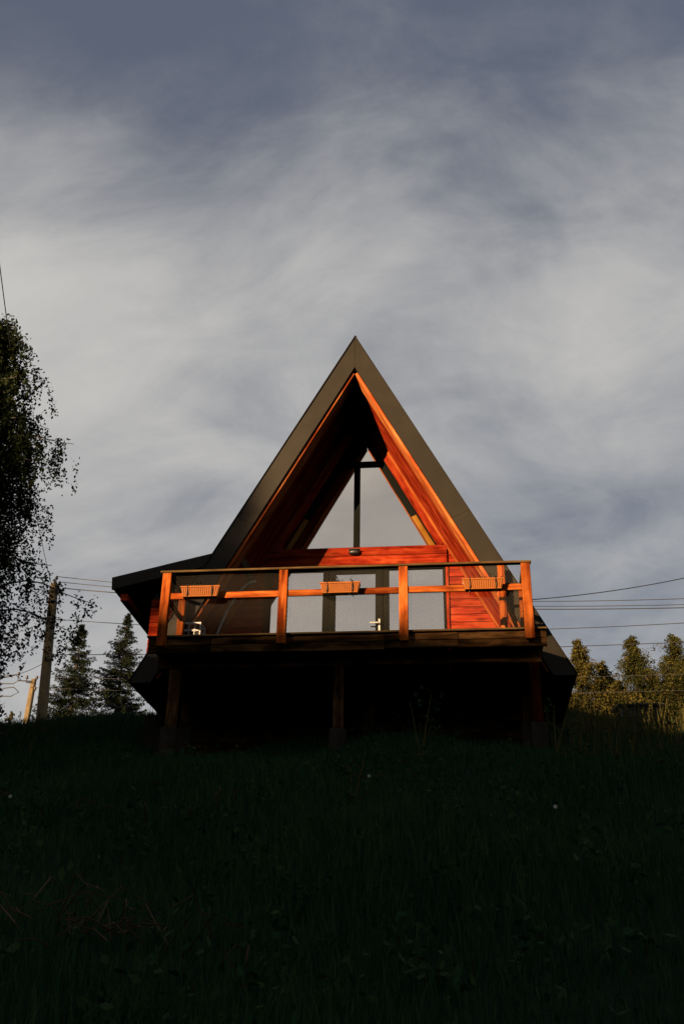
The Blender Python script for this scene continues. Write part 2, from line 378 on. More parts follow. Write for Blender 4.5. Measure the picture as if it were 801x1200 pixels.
# --- glazed wall
facade = empty('facade', (0, YW, 0), cabin)
ZB0, ZB1 = 2.15, 2.50
rows = np.arange(-0.1, ZB1 + 0.05, 0.142)
for i, z in enumerate(rows):
    zm = z + 0.071
    box('siding_board', kx(-1, zm, ZI) - 0.10, -1.665, YW - 0.002 * (i % 3), YW + 0.03, z + 0.002, z + 0.139, M_red, facade, 0.008)
    if z < ZB1: box('siding_board', 1.575, kx(1, zm, ZI) + 0.10, YW - 0.002 * (i % 3), YW + 0.03, z + 0.002, z + 0.139, M_red, facade, 0.008)
prism('wall_panel', [(-1.67, -0.1), (-1.67, 2.45), (kx(-1, 2.45, ZI) - 0.05, 2.45), (kx(-1, -0.1, ZI) - 0.05, -0.1)], YW + 0.034, YW + 0.10, M_dark, facade)
prism('wall_panel', [(1.58, -0.1), (1.58, 2.45), (kx(1, 2.45, ZI) + 0.05, 2.45), (kx(1, -0.1, ZI) + 0.05, -0.1)], YW + 0.034, YW + 0.10, M_dark, facade)
# header beam: two stacked boards
box('header_beam', -1.72, 1.573, YW - 0.055, YW + 0.08, 2.33, ZB1, M_red, facade, 0.012)
box('header_beam', -1.72, 1.573, YW - 0.050, YW + 0.08, ZB0, 2.326, M_red, facade, 0.012)
# corner trims of the opening
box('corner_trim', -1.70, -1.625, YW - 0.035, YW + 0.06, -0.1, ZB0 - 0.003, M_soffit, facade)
box('corner_trim', 1.535, 1.585, YW - 0.035, YW + 0.06, -0.1, ZB0 - 0.003, M_red, facade)
# raking boards next to the soffit and the jamb of the gable window
for s in (-1, 1):
    d, out, inn = SIDE[s]
    ia = Vector((XA, 0, ZI)); Li = (ZI + 0.1) / -d.z; Lg = (ZI - ZB1 - 0.0) / -d.z
    board('raking_board', ia + d * 0.15 + inn * 0.10 + Vector((0, YW - 0.03, 0)), ia + d * (Lg - 0.07) + inn * 0.10 + Vector((0, YW - 0.03, 0)), 0.15, 0.10, (0, -1, 0), M_red, facade, 0.008)
    board('cover_strip', ia + d * 0.15 + inn * 0.035 + Vector((0, YW - 0.05, 0)), ia + d * (Li - 0.0) + inn * 0.035 + Vector((0, YW - 0.05, 0)), 0.045, 0.04, (0, -1, 0), M_orange, facade, 0.006)
    board('shade_tone_jamb', ia + d * 0.57 + inn * 0.245 + Vector((0, YW + 0.03, 0)), ia + d * (Lg - 0.10) + inn * 0.245 + Vector((0, YW + 0.03, 0)), 0.115, 0.10, (0, -1, 0), M_frame, facade, 0.006)  # dark frame colour stands in for the shade on the upper jamb
    board('sunlit_tone_jamb', ia + d * (Lg - 0.85) + inn * 0.245 + Vector((0, YW + 0.026, 0)), ia + d * (Lg - 0.10) + inn * 0.245 + Vector((0, YW + 0.026, 0)), 0.10, 0.03, (0, -1, 0), M_jamb, facade, 0.004)  # same jamb in yellow, only along the stretch painted as sunlit
    board('jamb_edge', ia + d * 0.30 + inn * 0.181 + Vector((0, YW - 0.012, 0)), ia + d * (Lg - 0.08) + inn * 0.181 + Vector((0, YW - 0.012, 0)), 0.018, 0.03, (0, -1, 0), M_frame, facade, 0.004)

prism('apex_block', [(XA, 5.36), (XA - 0.262, 4.88), (XA, 4.86), (XA + 0.262, 4.88)], YW + 0.036, YW + 0.11, M_frame, facade)
def pane_prism(poly, y, parent):
    o = prism('pane', poly, y, y + 0.024, M_glass, parent); return o
ZG = 4.93
def gx(s, z): return kx(s, z, ZG)
# gable window: three lights
for nm, poly in (('upper', [(XA, ZG), (gx(-1, 4.25), 4.25), (gx(1, 4.25), 4.25)]),
                 ('left', [(-0.06, 4.24), (gx(-1, 4.24), 4.24), (gx(-1, 2.51), 2.51), (-0.06, 2.51)]),
                 ('right', [(-0.05, 4.24), (gx(1, 4.24), 4.24), (gx(1, 2.51), 2.51), (-0.05, 2.51)])):
    cx = sum(p[0] for p in poly) / len(poly); cz = sum(p[1] for p in poly) / len(poly)
    w = empty('gable_window', (cx, YW + 0.06, cz), facade)
    # frame: thin bars round the light (sub-parts end at the third level, so they sit under the facade with the light)
    n = len(poly); big = poly
    o = prism('pane', big, YW + 0.040, YW + 0.064, M_glass, None)
    o.parent = facade; o.matrix_local = WM[facade.name].inverted() @ Matrix.Identity(4); o.name = 'gable_pane'
    bpy.data.objects.remove(w)
box('transom', -0.40, 0.37, YW - 0.005, YW + 0.14, 4.205, 4.305, M_frame, facade)
box('mullion', -0.112, 0.002, YW + 0.0, YW + 0.14, 2.50, 4.203, M_frame, facade)
box('window_sill', -1.35, 1.33, YW + 0.0, YW + 0.14, 2.502, 2.525, M_frame, facade)

# lower glazing: fixed window, door, fixed window
def frame_of(parent, x0, x1, z0, z1, fl, fr, ft, fb, y0, y1):
    box('frame', x0, x0 + fl, y0, y1, z0, z1, M_frame, parent); box('frame', x1 - fr, x1, y0, y1, z0, z1, M_frame, parent)
    box('frame', x0 + fl, x1 - fr, y0, y1, z1 - ft, z1, M_frame, parent); box('frame', x0 + fl, x1 - fr, y0, y1, z0, z0 + fb, M_frame, parent)
    prism('pane', [(x0 + fl - .01, z0 + fb - .01), (x1 - fr + .01, z0 + fb - .01), (x1 - fr + .01, z1 - ft + .01), (x0 + fl - .01, z1 - ft + .01)], (y0 + y1) / 2 - .012, (y0 + y1) / 2 + .012, M_glass, parent)
wl = empty('fixed_window', (-1.1, YW, 0), cabin); frame_of(wl, -1.622, -0.535, 0.02, 2.147, 0.05, 0.11, 0.09, 0.08, YW - 0.005, YW + 0.075)
wr = empty('fixed_window', (1.0, YW, 0), cabin); frame_of(wr, 0.425, 1.533, 0.02, 2.147, 0.11, 0.05, 0.09, 0.08, YW - 0.005, YW + 0.075)
dr = empty('glass_door', (-0.05, YW, 0), cabin); frame_of(dr, -0.532, 0.422, 0.02, 2.147, 0.12, 0.13, 0.15, 0.16, YW - 0.02, YW + 0.06)
hV = join([box_data(0.345, 0.375, YW - 0.032, YW - 0.02, 0.88, 1.12), tube_data([(0.36, YW - 0.03, 1.03), (0.36, YW - 0.085, 1.03), (0.34, YW - 0.09, 1.03), (0.20, YW - 0.09, 1.03)], 0.013, 8)])
obj('handle', mesh('handle', *hV, M_white), dr)
# curtains hang inside
def curtain(x0, x1, z0, z1, y):
    n = int((x1 - x0) / 0.012); V, Fc = [], []
    for i in range(n + 1):
        x = x0 + (x1 - x0) * i / n; yy = y + 0.028 * math.sin(x * 41) + 0.012 * math.sin(x * 97 + 1)
        V += [(x, yy, z0), (x, yy * 1.0, z1)]
    for i in range(n): Fc.append((2 * i, 2 * i + 2, 2 * i + 3, 2 * i + 1))
    o = obj('curtain', mesh('curtain', V, Fc, M_curtain, smooth=True), cabin)
    sm = o.modifiers.new('thickness', 'SOLIDIFY'); sm.thickness = 0.004
for a, b in ((-1.56, -0.66), (-0.40, 0.27), (0.56, 1.47)): curtain(a, b, 0.05, 2.06, YW + 0.24)
# inside
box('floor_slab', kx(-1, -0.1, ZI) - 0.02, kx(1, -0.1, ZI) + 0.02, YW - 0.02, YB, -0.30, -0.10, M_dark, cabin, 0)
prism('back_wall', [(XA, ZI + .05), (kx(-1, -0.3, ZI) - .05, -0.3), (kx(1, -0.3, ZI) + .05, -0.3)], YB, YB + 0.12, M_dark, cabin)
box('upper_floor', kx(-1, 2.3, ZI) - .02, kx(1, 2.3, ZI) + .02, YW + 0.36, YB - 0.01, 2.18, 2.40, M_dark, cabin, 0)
# bulkhead lamp on the header beam
def bulkhead():
    bm = bmesh.new(); bmesh.ops.create_uvsphere(bm, u_segments=18, v_segments=10, radius=1)
    for v in bm.verts:
        v.co = Vector((math.copysign(abs(v.co.x) ** 0.6, v.co.x) * 0.105, v.co.y * 0.06, math.copysign(abs(v.co.z) ** 0.7, v.co.z) * 0.045))
    me = bpy.data.meshes.new('wall_lamp'); bm.to_mesh(me); bm.free(); me.materials.append(M_black)
    me.polygons.foreach_set('use_smooth', [True] * len(me.polygons))
    l = obj('wall_lamp', me, cabin, Matrix.Translation((-0.08, YW - 0.075, 2.385)))
    box('lamp_hood', -0.18, 0.02, YW - 0.15, YW - 0.056, 2.415, 2.432, M_black, l, 0.004)
bulkhead()

# --- balcony deck
deck = empty('deck', (0, 0, -0.2), cabin)
XD0, XD1 = -2.98, 2.99
x = XD0
while x < XD1 - 0.02:
    w = min(0.142, XD1 - x)
    box('deck_plank', x, x + w - 0.0006, 0.075, YW - 0.03, -0.034 - random.random() * 0.003, -0.002, M_deckw, deck, 0.003); x += w
board('edge_board', (XD0, -0.06, -0.016), (XD1, -0.06, -0.016), 0.03, 0.13, (0, -1, 0), M_cap, deck, 0.006)
# rim of rough boards in lengths
xs = [XD0 + 0.01, -2.0, -0.93, 0.62, 1.7, XD1 - 0.01]
for i in range(5):
    y = -0.002 - 0.006 * (i % 2)
    box('rim_board', xs[i] + 0.003, xs[i + 1] - 0.003, y, y + 0.045, -0.145, -0.036, M_raw, deck, 0.006)
    box('rim_board', xs[i] + 0.003 + 0.0, xs[i + 1] - 0.003, y + 0.006, y + 0.05, -0.262 - 0.008 * (i % 3), -0.150, M_raw, deck, 0.006)
for i in range(9):
    x = XD0 + 0.12 + i * (XD1 - XD0 - 0.24) / 8
    box('joist', x - 0.04, x + 0.04, 0.056, YW - 0.05, -0.20, -0.042, M_raw, deck, 0.006)
for y in (0.42, 1.75):
    box('cross_beam', XD0 + 0.08, XD1 - 0.08, y - 0.08, y + 0.08, -0.40, -0.204, M_raw, deck, 0.01)

# --- railing
rail = empty('railing', (0, 0, 0.5), cabin)
PX = [-2.732, -0.911, 0.911, 2.732]
for px in PX: box('post', px - 0.068, px + 0.068, -0.155, -0.062, -0.205, 0.985, M_rail, rail, 0.008)
box('top_rail', XD0 + 0.14, XD1 - 0.17, -0.165, -0.055, 0.988, 1.022, M_cap, rail, 0.008)
for i in range(3):
    box('middle_rail', PX[i] + (0.07 if i else 0.07), PX[i + 1] - 0.07, -0.125, -0.085, 0.555 + 0.004 * i, 0.655 + 0.004 * i, M_rail, rail, 0.006)
for s, X in ((-1, PX[0]), (1, PX[3])):
    box('side_top_rail', X - 0.05, X + 0.05, -0.052, 0.92, 0.988, 1.02, M_cap, rail, 0.006)
    box('side_middle_rail', X - 0.02, X + 0.02, -0.06, 0.92, 0.56, 0.655, M_rail, rail, 0.006)
    box('post', X - 0.055, X + 0.055, 0.80, 0.90, 0.0, 0.986, M_rail, rail, 0.008)
box('tall_post', 2.365, 2.475, 0.79, 0.88, 0.0, 1.40, M_rail, rail, 0.008)
def wire_mesh(p0, p1, z0, z1, parent):
    """hexagonal chicken wire between two points"""
    p0, p1 = Vector(p0), Vector(p1); ax = p1 - p0; L = ax.length; ax.normalize(); nrm = Vector((-ax.y, ax.x, 0))
    cw, ch, r = 0.040, 0.036, 0.0015
    V, Fc = [], []
    def seg(a, b):
        q0 = p0 + ax * a[0]; q1 = p0 + ax * b[0]; q0.z = a[1]; q1.z = b[1]
        dv = (q1 - q0).normalized(); sv = dv.cross(nrm).normalized()
        o = len(V)
        for q in (q0, q1):
            V.append(q + sv * r); V.append(q - sv * r * 0.6 + nrm * r); V.append(q - sv * r * 0.6 - nrm * r)
        for k in range(3): Fc.append((o + k, o + (k + 1) % 3, o + 3 + (k + 1) % 3, o + 3 + k))
    nc, nr = int(L / cw), int((z1 - z0) / ch)
    for j in range(nr):
        off = 0.5 * (j % 2)
        for i in range(nc - 1):
            u = (i + off) * cw + cw * 0.3; z = z0 + j * ch
            seg((u, z), (u, z + ch * 0.45))
            seg((u, z + ch * 0.45), (u + cw / 2, z + ch)); seg((u, z + ch * 0.45), (u - cw / 2, z + ch))
    o = obj('wire_mesh', mesh('wire_mesh', V, Fc, M_wire), parent); tag(o, kind='stuff')
for i in range(3): wire_mesh((PX[i], -0.058, 0), (PX[i + 1], -0.058, 0), 0.0, 0.985, rail)
wire_mesh((PX[3], -0.05, 0), (PX[3], 0.85, 0), 0.0, 0.985, rail)
wire_mesh((PX[0], -0.05, 0), (PX[0], 0.85, 0), 0.0, 0.985, rail)

# --- lean-to on the left flank
lean = empty('lean_to', (-3.2, 2.0, 0.5), cabin)
LX0, LZ0, LX1, LZ1 = -4.03, 1.44, -2.22, 1.865           # roof line on the fascia plane
dl = Vector((LX1 - LX0, 0, LZ1 - LZ0)).normalized(); nl = Vector((-dl.z, 0, dl.x))
tk = 0.235
prism('lean_to_roof', [(LX0, LZ0), (LX1 + 0.35, LZ1 + 0.35 * dl.z / dl.x), (LX1 + 0.30, LZ1 - tk + 0.2), (LX1 - 0.3, LZ1 - 0.3 * dl.z / dl.x - tk + 0.03), (LX0 + 0.03, LZ0 - 0.20)], YF + 0.06, 7.4, M_metal, lean)
prism('fascia_sheet', [(LX0 - 0.01, LZ0 + 0.012), (LX1 - 0.93, LZ0 + 0.012 + (LX1 - 0.93 - LX0) * dl.z / dl.x), (LX1 - 0.93, LZ0 - tk + 0.03 + (LX1 - 0.93 - LX0) * dl.z / dl.x), (LX0 + 0.01, LZ0 - tk + 0.03)], YF + 0.016, YF + 0.056, M_metal, lean)
prism('fascia_sheet', [(LX1 - 0.926, LZ0 + 0.012 + (LX1 - 0.926 - LX0) * dl.z / dl.x), (LX1 + 0.02, LZ1 + 0.012), (LX1 + 0.0, LZ1 - tk + 0.03), (LX1 - 0.926, LZ0 - tk + 0.03 + (LX1 - 0.926 - LX0) * dl.z / dl.x)], YF + 0.013, YF + 0.056, M_metal, lean)
for i in range(10):
    z0 = -0.24 + i * 0.142
    box('siding_board', -3.42, kx(-1, z0 + 0.07, ZO) + 0.2, 1.36 - 0.002 * (i % 2), 1.39, z0 + 0.002, z0 + 0.139, M_red, lean, 0.008)
prism('side_wall', [(-3.40, -0.4), (-3.40, 1.30), (-2.8, 1.40), (-2.8, -0.4)], 1.395, 7.2, M_dark, lean)
box('purlin', -3.88, -3.76, YF + 0.10, 7.3, 1.06, 1.18, M_red, lean)

# --- underneath
for i, (px, py) in enumerate(((-2.62, 0.42), (-0.10, 0.42), (2.80, 0.42))):
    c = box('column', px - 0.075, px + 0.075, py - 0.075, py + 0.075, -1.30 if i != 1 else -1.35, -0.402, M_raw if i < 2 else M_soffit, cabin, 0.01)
    g = GZ(px, py)
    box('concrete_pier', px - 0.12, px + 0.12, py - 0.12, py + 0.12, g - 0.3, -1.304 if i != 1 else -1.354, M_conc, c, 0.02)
for px in (-2.75, 0.25, 2.75):
    c = box('column', px - 0.08, px + 0.08, 1.67, 1.83, -0.95, -0.402, M_raw, cabin, 0.01)
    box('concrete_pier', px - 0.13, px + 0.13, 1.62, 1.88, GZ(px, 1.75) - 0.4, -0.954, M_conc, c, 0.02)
for i in range(6):
    z0 = -1.18 + i * 0.145
    box('basement_board', -3.0, 3.0, YW + 0.02 + 0.003 * (i % 2), YW + 0.06, z0, z0 + 0.141, M_raw, cabin, 0.008)
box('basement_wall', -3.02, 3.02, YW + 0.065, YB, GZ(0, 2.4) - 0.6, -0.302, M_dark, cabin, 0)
prism('concrete_buttress', [(-3.62, -0.55), (-3.40, -0.55), (-3.02, -1.75), (-3.62, -1.75)], 2.3, 2.7, M_conc, cabin)

# ------------------------------------------------------------------ things on the balcony
def planter(cx, label, sprigs):
    root = empty('planter', (cx, -0.19, 0.53)); tag(root, label, 'planter', 'planters hung on the middle rail')
    wt, wb, h = 0.300, 0.262, 0.165
    y0, y1 = -0.262, -0.132; z0, z1 = 0.535, 0.535 + h
    V, Fc = [], []
    o = join([([(cx - wb, y0 + .015, z0), (cx + wb, y0 + .015, z0), (cx + wb, y1 - .01, z0), (cx - wb, y1 - .01, z0), (cx - wt, y0, z1), (cx + wt, y0, z1), (cx + wt, y1, z1), (cx - wt, y1, z1),
                (cx - wt + .012, y0 + .012, z1), (cx + wt - .012, y0 + .012, z1), (cx + wt - .012, y1 - .012, z1), (cx - wt + .012, y1 - .012, z1),
                (cx - wt + .015, y0 + .016, z1 - .03), (cx + wt - .015, y0 + .016, z1 - .03), (cx + wt - .015, y1 - .016, z1 - .03), (cx - wt + .015, y1 - .016, z1 - .03)],
               [(3, 2, 1, 0), (0, 1, 5, 4), (1, 2, 6, 5), (2, 3, 7, 6), (3, 0, 4, 7), (4, 5, 9, 8), (5, 6, 10, 9), (6, 7, 11, 10), (7, 4, 8, 11), (8, 9, 13, 12), (9, 10, 14, 13), (10, 11, 15, 14), (11, 8, 12, 15), (12, 13, 14, 15)])])
    obj('trough', mesh('trough', *o, M_pot), root)
    # woven ribs on the front
    n = 17
    for i in range(n):
        t = -1 + 2 * (i + 0.5) / n
        board('rib', (cx + t * wb, y0 + .004, z0 + .02), (cx + t * (wt - .01), y0 - .009, z1 - .022), 0.020, 0.012, (0, -1, 0.1), M_pot, root, 0.004)
    board('rim', (cx - wt - .008, y0 - .012, z1 - .006), (cx + wt + .008, y0 - .012, z1 - .006), 0.026, 0.014, (0, -1, 0), M_pot, root, 0.004)
    board('rim', (cx - wb - .004, y0 - .0, z0 + .009), (cx + wb + .004, y0 - .0, z0 + .009), 0.02, 0.012, (0, -1, 0), M_pot, root, 0.004)
    for s in (-0.19, 0.19):
        tube('hook', [(cx + s, -0.083, 0.66), (cx + s, -0.10, 0.722), (cx + s, -0.275, 0.715), (cx + s, -0.279, 0.60), (cx + s, -0.262, 0.525), (cx + s, -0.13, 0.520)], 0.008, M_black, root, 6)
    # what grows in it
    lv, lf, tv = [], [], []
    rr = random.Random(int(cx * 100) + 5)
    for k in range(sprigs):
        bx, by = cx + rr.uniform(-.24, .24), -0.195; hgt = rr.uniform(.04, .12); lean_ = rr.uniform(-.08, .08)
        pts = [(bx + lean_ * t, by + 0.02 * t, z1 - .04 + (hgt + .04) * t) for t in (0, .4, .8, 1)]
        tv.append(tube_data(pts, 0.003, 4))
        for q in range(7):
            t = rr.uniform(.35, 1); c = Vector((bx + lean_ * t, by, z1 - .04 + (hgt + .04) * t)); a = rr.uniform(0, 6.28)
            dv = Vector((math.cos(a), math.sin(a), rr.uniform(-.5, .4))) * 0.03; w = Vector((-math.sin(a), math.cos(a), 0.2)) * 0.012
            i0 = len(lv); lv += [c, c + dv * .6 + w, c + dv * 1.3, c + dv * .6 - w]; lf.append((i0, i0 + 1, i0 + 2, i0 + 3))
    if sprigs:
        pl = empty('planter_plant', (cx, -0.195, z1 - .04))
        obj('stems', mesh('stems', *join(tv), M_bark2), pl); obj('leaves', mesh('leaves', lv, lf, L_box), pl)
        return root, pl
    return root, None
_, p2 = planter(-2.165, 'ribbed terracotta planter hung on the rail beside the leftmost post', 3)
tag(p2, 'few wilted sprigs in the left terracotta planter', 'plant', 'sprigs growing in the planters')
_, p2 = planter(-0.03, 'ribbed terracotta planter hung on the middle of the balcony rail before the door', 5)
tag(p2, 'dark wilted sprigs in the middle planter before the door', 'plant', 'sprigs growing in the planters')
_, p2 = planter(2.09, 'ribbed terracotta planter hung on the rail near the rightmost post', 5)
tag(p2, 'low sprigs in the right terracotta planter', 'plant', 'sprigs growing in the planters')

def crate():
    root = empty('plastic_crate', (-2.56, 1.12, 0)); tag(root, 'small white plastic crate with open grid sides on the balcony floor', 'crate')
    x0, x1, y0, y1, h = -2.72, -2.44, 0.98, 1.26, 0.60
    box('bottom', x0, x1, y0, y1, 0.002, 0.02, M_white, root, 0.004)
    for X in (x0, x1):
        for Yq in (y0, y1): box('corner_post', X - .012, X + .012, Yq - .012, Yq + .012, 0.02, h, M_white, root, 0.004)
    for z in (0.10, 0.22, 0.34, 0.46, 0.585):
        for Yq in (y0, y1): box('slat', x0 + .012, x1 - .012, Yq - .008, Yq + .008, z - .018, z + .014, M_white, root, 0.003)
        for X in (x0, x1): box('slat', X - .008, X + .008, y0 + .012, y1 - .012, z - .018, z + .014, M_white, root, 0.003)
    for t in (1 / 3, 2 / 3):
        X = x0 + (x1 - x0) * t
        for Yq in (y0, y1): box('upright', X - .009, X + .009, Yq - .005, Yq + .005, 0.02, h - .02, M_white, root, 0.003)
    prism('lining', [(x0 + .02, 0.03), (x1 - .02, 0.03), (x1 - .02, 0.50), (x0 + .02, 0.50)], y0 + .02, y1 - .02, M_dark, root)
crate()
pp = []
for i in range(15):
    t = i / 14
    pp.append((-2.58 + 0.78 * t ** 1.1, 2.0 + 0.1 * t, -0.002 + 1.78 * math.sin(t * math.pi / 2) ** 0.85))
o = tube('bent_pipe', pp, 0.022, M_grey, None, 8); tag(o, 'grey bent pipe arching up behind the balcony railing', 'pipe')

# ------------------------------------------------------------------ poles and cables
def at(px, py, Y):
    d = c_f + c_r * ((px - 400.5) / 1200) - c_u * ((py - 600) / 1200); t = (Y - CAM.y) / d.y; return CAM + d * t
def insulator(p, parent, up=0.16):
    p = Vector(p); prof = [(0.012, 0), (0.012, .05), (0.045, .055), (0.05, .08), (0.03, .095), (0.045, .105), (0.04, .13), (0.02, .16), (0.004, .165)]
    V, Fc = [], []
    for r_, z in prof:
        for k in range(10):
            a = 2 * math.pi * k / 10; V.append((p.x + r_ * math.cos(a) * 1.2, p.y + r_ * math.sin(a) * 1.2, p.z + z * 1.2))
    for i in range(len(prof) - 1):
        for k in range(10): Fc.append((i * 10 + k, i * 10 + (k + 1) % 10, (i + 1) * 10 + (k + 1) % 10, (i + 1) * 10 + k))
    return obj('insulator', mesh('insulator', V, Fc, M_porc, smooth=True), parent)
YP = 19.0
pt = at(64, 684, YP); pb = at(50, 850, YP)
def power_pole(top, basexy, w0, w1, label, name, mat):
    bz = GZ(*basexy); b = Vector((*basexy, bz)); root = empty(name, b); tag(root, label, 'pole', 'utility poles left of the cabin')
    def pt_(t): return b + (top - b) * t
    V, Fc = [], []
    ts = [-0.03, 0.25, 0.5, 0.75, 0.97, 1.0]
    for t in ts:
        p = pt_(t); w = (w0 + (w1 - w0) * t) * (0.8 if t == 1.0 else 1)
        for sx, sy in ((-1, -.7), (-.7, -1), (.7, -1), (1, -.7), (1, .7), (.7, 1), (-.7, 1), (-1, .7)): V.append((p.x + sx * w, p.y + sy * w, p.z))
    for i in range(len(ts) - 1):
        for k in range(8): Fc.append((i * 8 + k, i * 8 + (k + 1) % 8, i * 8 + 8 + (k + 1) % 8, i * 8 + 8 + k))
    Fc.append(tuple(range(8))[::-1]); Fc.append(tuple(range(len(V) - 8, len(V))))
    obj('shaft', mesh('shaft', V, Fc, mat), root)
    return root, pt_
bx = at(47, 880, YP)
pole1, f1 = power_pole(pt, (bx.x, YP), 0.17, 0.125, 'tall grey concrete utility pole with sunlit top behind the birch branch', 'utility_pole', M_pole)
for t in (0.955, 0.90, 0.80):
    p = f1(t); box('band', p.x - .15, p.x + .15, p.y - .15, p.y + .15, p.z - .02, p.z + .02, M_cable, pole1)
ptop = f1(0.985)
a0 = ptop + Vector((0.0, -0.15, 0.22)); a1 = ptop + Vector((0.42, -0.16, -0.42))
board('cross_arm', a0, a1, 0.09, 0.08, (0, -1, 0), M_dark, pole1)
ins1 = []
for t in (0.15, 0.5, 0.9):
    q = a0.lerp(a1, t) + Vector((0.05, 0, 0.03)); insulator(q, pole1); ins1.append(q + Vector((0, 0, .17)))
pb2 = f1(0.58); box('bracket', pb2.x - .03, pb2.x + .30, pb2.y - .19, pb2.y - .135, pb2.z - .04, pb2.z + .04, M_dark, pole1); insulator(pb2 + Vector((0.26, -.16, .04)), pole1)
Y2 = 24.0
t2 = at(40, 796, Y2); b2 = at(24, 880, Y2)
pole2, f2 = power_pole(t2, (b2.x, Y2), 0.12, 0.095, 'short pale sunlit pole with brackets left of the tall one', 'utility_pole', M_pole)
ins2 = []
for dx, dz in ((-0.62, 0.28), (-0.25, 0.12), (0.16, 0.10), (0.16, -0.35)):
    q = f2(0.96) + Vector((dx, -0.1, dz)); 
    tube('bracket', [f2(0.95) + Vector((0, -.1, dz * .4)), f2(0.96) + Vector((dx, -.1, dz * .5 - .03)), q], 0.022, M_dark, pole2, 6)
    insulator(q, pole2); ins2.append(q + Vector((0, 0, .15)))
for k, (zz, ww) in enumerate(((0.1, 0.55), (-0.42, 0.6))):
    c = f2(0.96) + Vector((-0.9, -0.1, zz))
    tube('cable_loop', [c + Vector((-.55, 0, .0)), c + Vector((-.25, 0, .22)), c + Vector((.15, 0, .26)), c + Vector((.4, 0, .05)), c + Vector((.1, 0, -.12)), c + Vector((-.4, 0, -.1)), c + Vector((-.55, 0, 0))], 0.022, M_cable, pole2, 5)
def cable(a, b, sag, label, rad=0.014, n=26):
    a, b = Vector(a), Vector(b)
    pts = [a.lerp(b, i / n) - Vector((0, 0, sag * 4 * (i / n) * (1 - i / n))) for i in range(n + 1)]
    o = tube('power_cable', pts, rad, M_cable, None, 4); tag(o, label, 'cable', 'overhead cables')
RX = 905
def rp(y801, y632, Y): return at(RX, y801 + (y801 - y632) / 169 * (RX - 801), Y)
cable(ins1[0], at(RX, 697, YP), 0.55, 'thin overhead cable second from top in the sky right of the cabin')
cable(ins1[1], at(RX, 705, YP), 0.48, 'thin overhead cable third from top in the sky right of the cabin')
cable(ins1[2], at(RX, 709, YP), 0.42, 'thicker overhead cable fourth from top in the sky right of the cabin', 0.019)
cable(f1(0.80) + Vector((.1, -.1, 0)), at(RX, 723, YP), 0.5, 'thin overhead cable fifth from top right of the cabin')
cable(pb2 + Vector((0.26, -.16, .2)), at(RX, 748, YP), 0.16, 'lowest sky cable just over the treetops right of the cabin', 0.015)
cable(ins2[2], at(RX, 786, 22.0), 0.25, 'upper of two low cables crossing before the trees', 0.009)
cable(ins2[3], at(RX, 806, 22.0), 0.25, 'lower of two low cables crossing before the trees', 0.009)
cable((1.5, 9.4, 4.2), at(RX, 650, 15.0), 0.35, 'topmost overhead cable rising to the right from behind the cabin', 0.013)
cable(f1(0.985) + Vector((-.1, 0, .05)), at(-20, 150, -4.0), 0.5, 'steep overhead cable climbing above the birch at the left edge', 0.010)
cable(f1(0.57) + Vector((-.15, 0, 0)), at(-60, 792, 10.0), 0.3, 'low cable running left from the tall utility pole', 0.012)
cable(f1(0.60) + Vector((.15, .1, 0.5)), at(140, 830, 25.0), 0.2, 'drooping stay cable from the tall pole down to the spruces', 0.012)

# ------------------------------------------------------------------ trees
def quads(P, A, B):
    """leaf quads: centre P, half length A, half width B (n,3 arrays)"""
    n = len(P); V = np.stack([P - A, P + B, P + A, P - B], 1).reshape(-1, 3)
    return V, np.arange(4 * n).reshape(n, 4)
def rnd_unit(n, rng):
    v = rng.normal(size=(n, 3)); return v / np.linalg.norm(v, axis=1, keepdims=True)
def leaf_cloud(P, size, rng, down=0.35, asp=0.55):
    n = len(P); A = rnd_unit(n, rng); A[:, 2] -= down; A /= np.linalg.norm(A, axis=1, keepdims=True)
    C = rnd_unit(n, rng); B = np.cross(A, C); B /= np.linalg.norm(B, axis=1, keepdims=True) + 1e-9
    s = size * rng.uniform(0.6, 1.3, (n, 1)); return quads(P, A * s, B * s * asp)
def finish_tree(root, wood_parts, leafV, leafF, mat_w, mat_l):
    obj('trunk', mesh('trunk', *join(wood_parts), mat_w, smooth=True), root)
    obj('crown', mesh('crown', leafV, leafF, mat_l), root)
